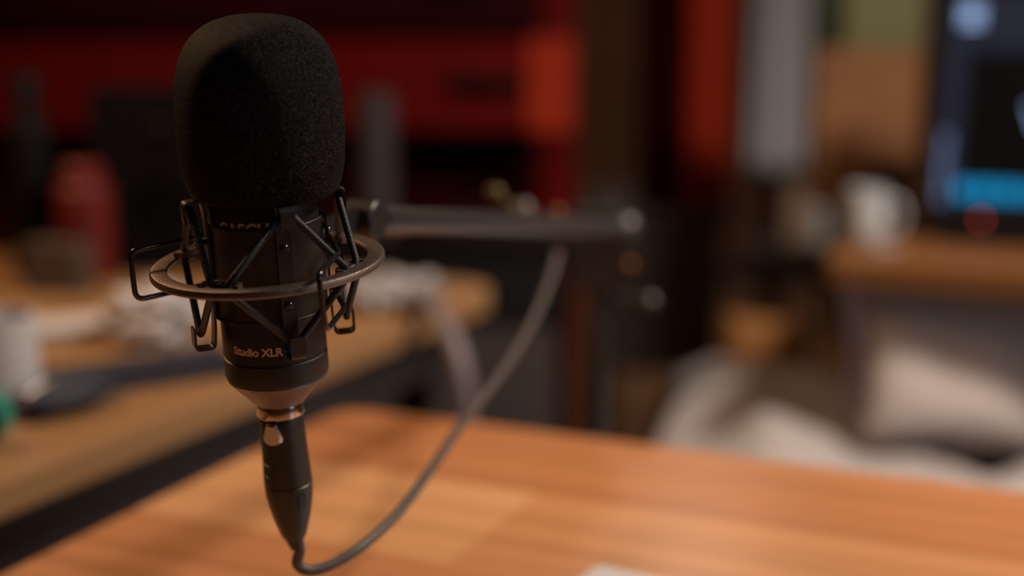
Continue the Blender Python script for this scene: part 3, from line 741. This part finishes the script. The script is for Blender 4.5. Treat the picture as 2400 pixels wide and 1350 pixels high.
# ---- XLR cable with plug
cb = mthing('microphone_cable', 'grey cable with black plug under the microphone, rising to the boom arm', 'cable')
MC = MX @ Matrix.Translation((0, 0, -0.067)) @ Matrix.Rotation(R(-1.3), 4, 'Y') @ Matrix.Translation((0, 0, 0.067))
cb.matrix_world = MC; MCi = MC.inverted()
b = bmesh.new(); lathe(b, pr([(0, -66.85), (10.9, -66.85), (11.1, -67.2), (11.1, -72.6), (10.7, -73.1), (0, -73.1)]), 64)
new('plug_collar', b, M['chrome'], cb, smooth=True)
b = bmesh.new()
lathe(b, pr([(0, -73.15), (9.9, -73.15), (10.3, -73.8), (10.35, -80), (10.6, -92), (11.2, -103), (11.3, -106.5), (10.9, -106.9), (10.9, -107.6), (11.3, -108), (11.1, -113),
             (10.2, -119), (8.7, -126), (6.9, -132), (6.0, -135), (5.0, -136.5), (3.6, -137), (0, -137)]), 72)
new('plug_shell', b, M['plug'], cb, smooth=True)
# latch: teardrop tab, on the front-left of the shell
b = bmesh.new()
def onsh(xx, zz, rr): a = R(-108) + xx / rr; return Vector((rr * math.cos(a), rr * math.sin(a), zz)) * mm_
out = [(-2.6, -72.5), (2.4, -72.5), (4.9, -79.2), (4.6, -81.2), (3.0, -82.6), (0, -83.2), (-3.2, -82.6), (-4.9, -81.0), (-5.1, -79.0)]
vo = [b.verts.new(onsh(x, z - 2.2, 10.4)) for x, z in out]; vi = [b.verts.new(onsh(x * 0.82, -80.2 + (z + 78) * 0.85, 12.0)) for x, z in out]
for i in range(len(out)): j = (i + 1) % len(out); b.faces.new((vo[i], vo[j], vi[j], vi[i]))
b.faces.new(vi); b.faces.new(vo[::-1])
new('plug_latch', b, M['latch'], cb, smooth=True)['label'] = 'nickel release tab'
# raised rubber ribs on the shell's left side and window on the right
for z in (-96, -102, -106):
    b = bmesh.new(); rr = 11.0
    tube(b, [Vector((rr * math.cos(R(a)), rr * math.sin(R(a)), z - (a + 135) * 0.01)) * mm_ for a in range(-150, -112, 4)], 0.0005, 8)
    new('rib', b, M['plug'], cb, smooth='all')
b = bmesh.new(); tube(b, [cyl(-50, 11.15, -111), cyl(-50, 10.3, -118)], 1, sect=(0.0018, 0.0006), up=Vector((-math.sin(R(-50)), math.cos(R(-50)), 0)))
new('strain_notch', b, M['blackm'], cb)
endp = MC @ Vector((0, 0, -0.1365))
boomB = P(1400, 545, 1.25)
def on_boom(t): return boomA.lerp(boomB, t)
cp = [MC @ Vector((0, 0, -0.130)), endp, MC @ Vector((0.002, 0, -0.143)), P(697, 1322, 0.685), P(727, 1337, 0.688), P(780, 1322, 0.694), P(850, 1278, 0.706), P(930, 1205, 0.735), P(1010, 1100, 0.79),
      P(1065, 1018, 0.84), P(1130, 935, 0.90), P(1205, 830, 0.97), P(1262, 725, 1.03), P(1298, 630, 1.08), P(1312, 560, 1.11), P(1312, 530, 1.13)]
b = bmesh.new(); tube(b, [MCi @ q for q in smooth_path(cp, 8)], 0.0027, 14)
new('cord', b, M['cable'], cb, smooth='all')['label'] = 'grey rubber cord'
b = bmesh.new(); tube(b, [MCi @ (MC @ Vector((0, 0, -0.1365))), Vector((0.001, 0, -0.142))], [0.0045, 0.0034], 20)
new('strain_relief', b, M['plug'], cb, smooth=True)

# ================================================================= BOOM STAND
st = thing('boom_stand', 'dark microphone stand with horizontal boom arm behind the table', 'stand', (boomB.x, boomB.y, 0))
O = Vector((boomB.x, boomB.y, 0))
b = bmesh.new(); tube(b, [boomA - O, boomA.lerp(boomB, 1.0) + Vector((0.03, 0.03, 0)) - O], 0.0078, 20); new('boom_arm', b, M['stand'], st, smooth=True)
b = bmesh.new(); tube(b, [on_boom(0.0) - O - (boomB - boomA) * 0.0, on_boom(0.10) - O], 0.0085, 20); new('arm_tip', b, M['strap'], st, smooth=True)
b = bmesh.new(); tube(b, [Vector((0, 0, 0.25)), Vector((0, 0, boomB.z - 0.03))], 0.010, 20); new('pole', b, M['stand'], st, smooth=True)
b = bmesh.new(); tube(b, [Vector((0, 0, 0.08)), Vector((0, 0, 0.36))], 0.014, 20); new('lower_pole', b, M['stand'], st, smooth=True)
for k in range(3):
    a_ = R(30 + 120 * k); d = Vector((math.cos(a_), math.sin(a_), 0))
    b = bmesh.new(); tube(b, [Vector((0, 0, 0.30)) + d * 0.012, d * 0.30 + Vector((0, 0, 0.010))], 0.007, 12); lg = new('leg', b, M['stand'], st, smooth=True)
    b = bmesh.new(); blob(b, d * 0.30 + Vector((0, 0, 0.012)), 0.012, 0.012, 0.012, lv=2); new('rubber_foot', b, M['black'], lg, smooth='all')
b = bmesh.new(); box(b, (-0.022, -0.016, boomB.z - 0.045), (0.022, 0.016, boomB.z + 0.022)); new('boom_clamp', b, M['strap'], st, bevel=0.006, seg=3, smooth=True)
def knob(px, py, d, r, m, stem_to=None, name='knob'):
    c = P(px, py, d) - O
    b = bmesh.new(); blob(b, c, r, r, r * 0.9, lv=3)
    if stem_to is not None:
        tube(b, [c, Vector(stem_to) - O], r * 0.45, 10)
    return new(name, b, m, st, smooth=True)
knob(1160, 452, 1.06, 0.007, M['brass'], on_boom(0.62))
knob(1225, 490, 1.12, 0.009, M['grip'], on_boom(0.70))
knob(1302, 503, 1.16, 0.008, M['copper'], on_boom(0.80))
knob(1462, 532, 1.24, 0.014, M['grip'], boomB)
knob(1470, 625, 1.24, 0.008, M['copper'], (boomB.x, boomB.y, P(1470, 625, 1.24).z))
knob(1522, 706, 1.24, 0.008, M['grip'], (boomB.x, boomB.y, P(1522, 706, 1.24).z))
# cable clip where the cable meets the boom
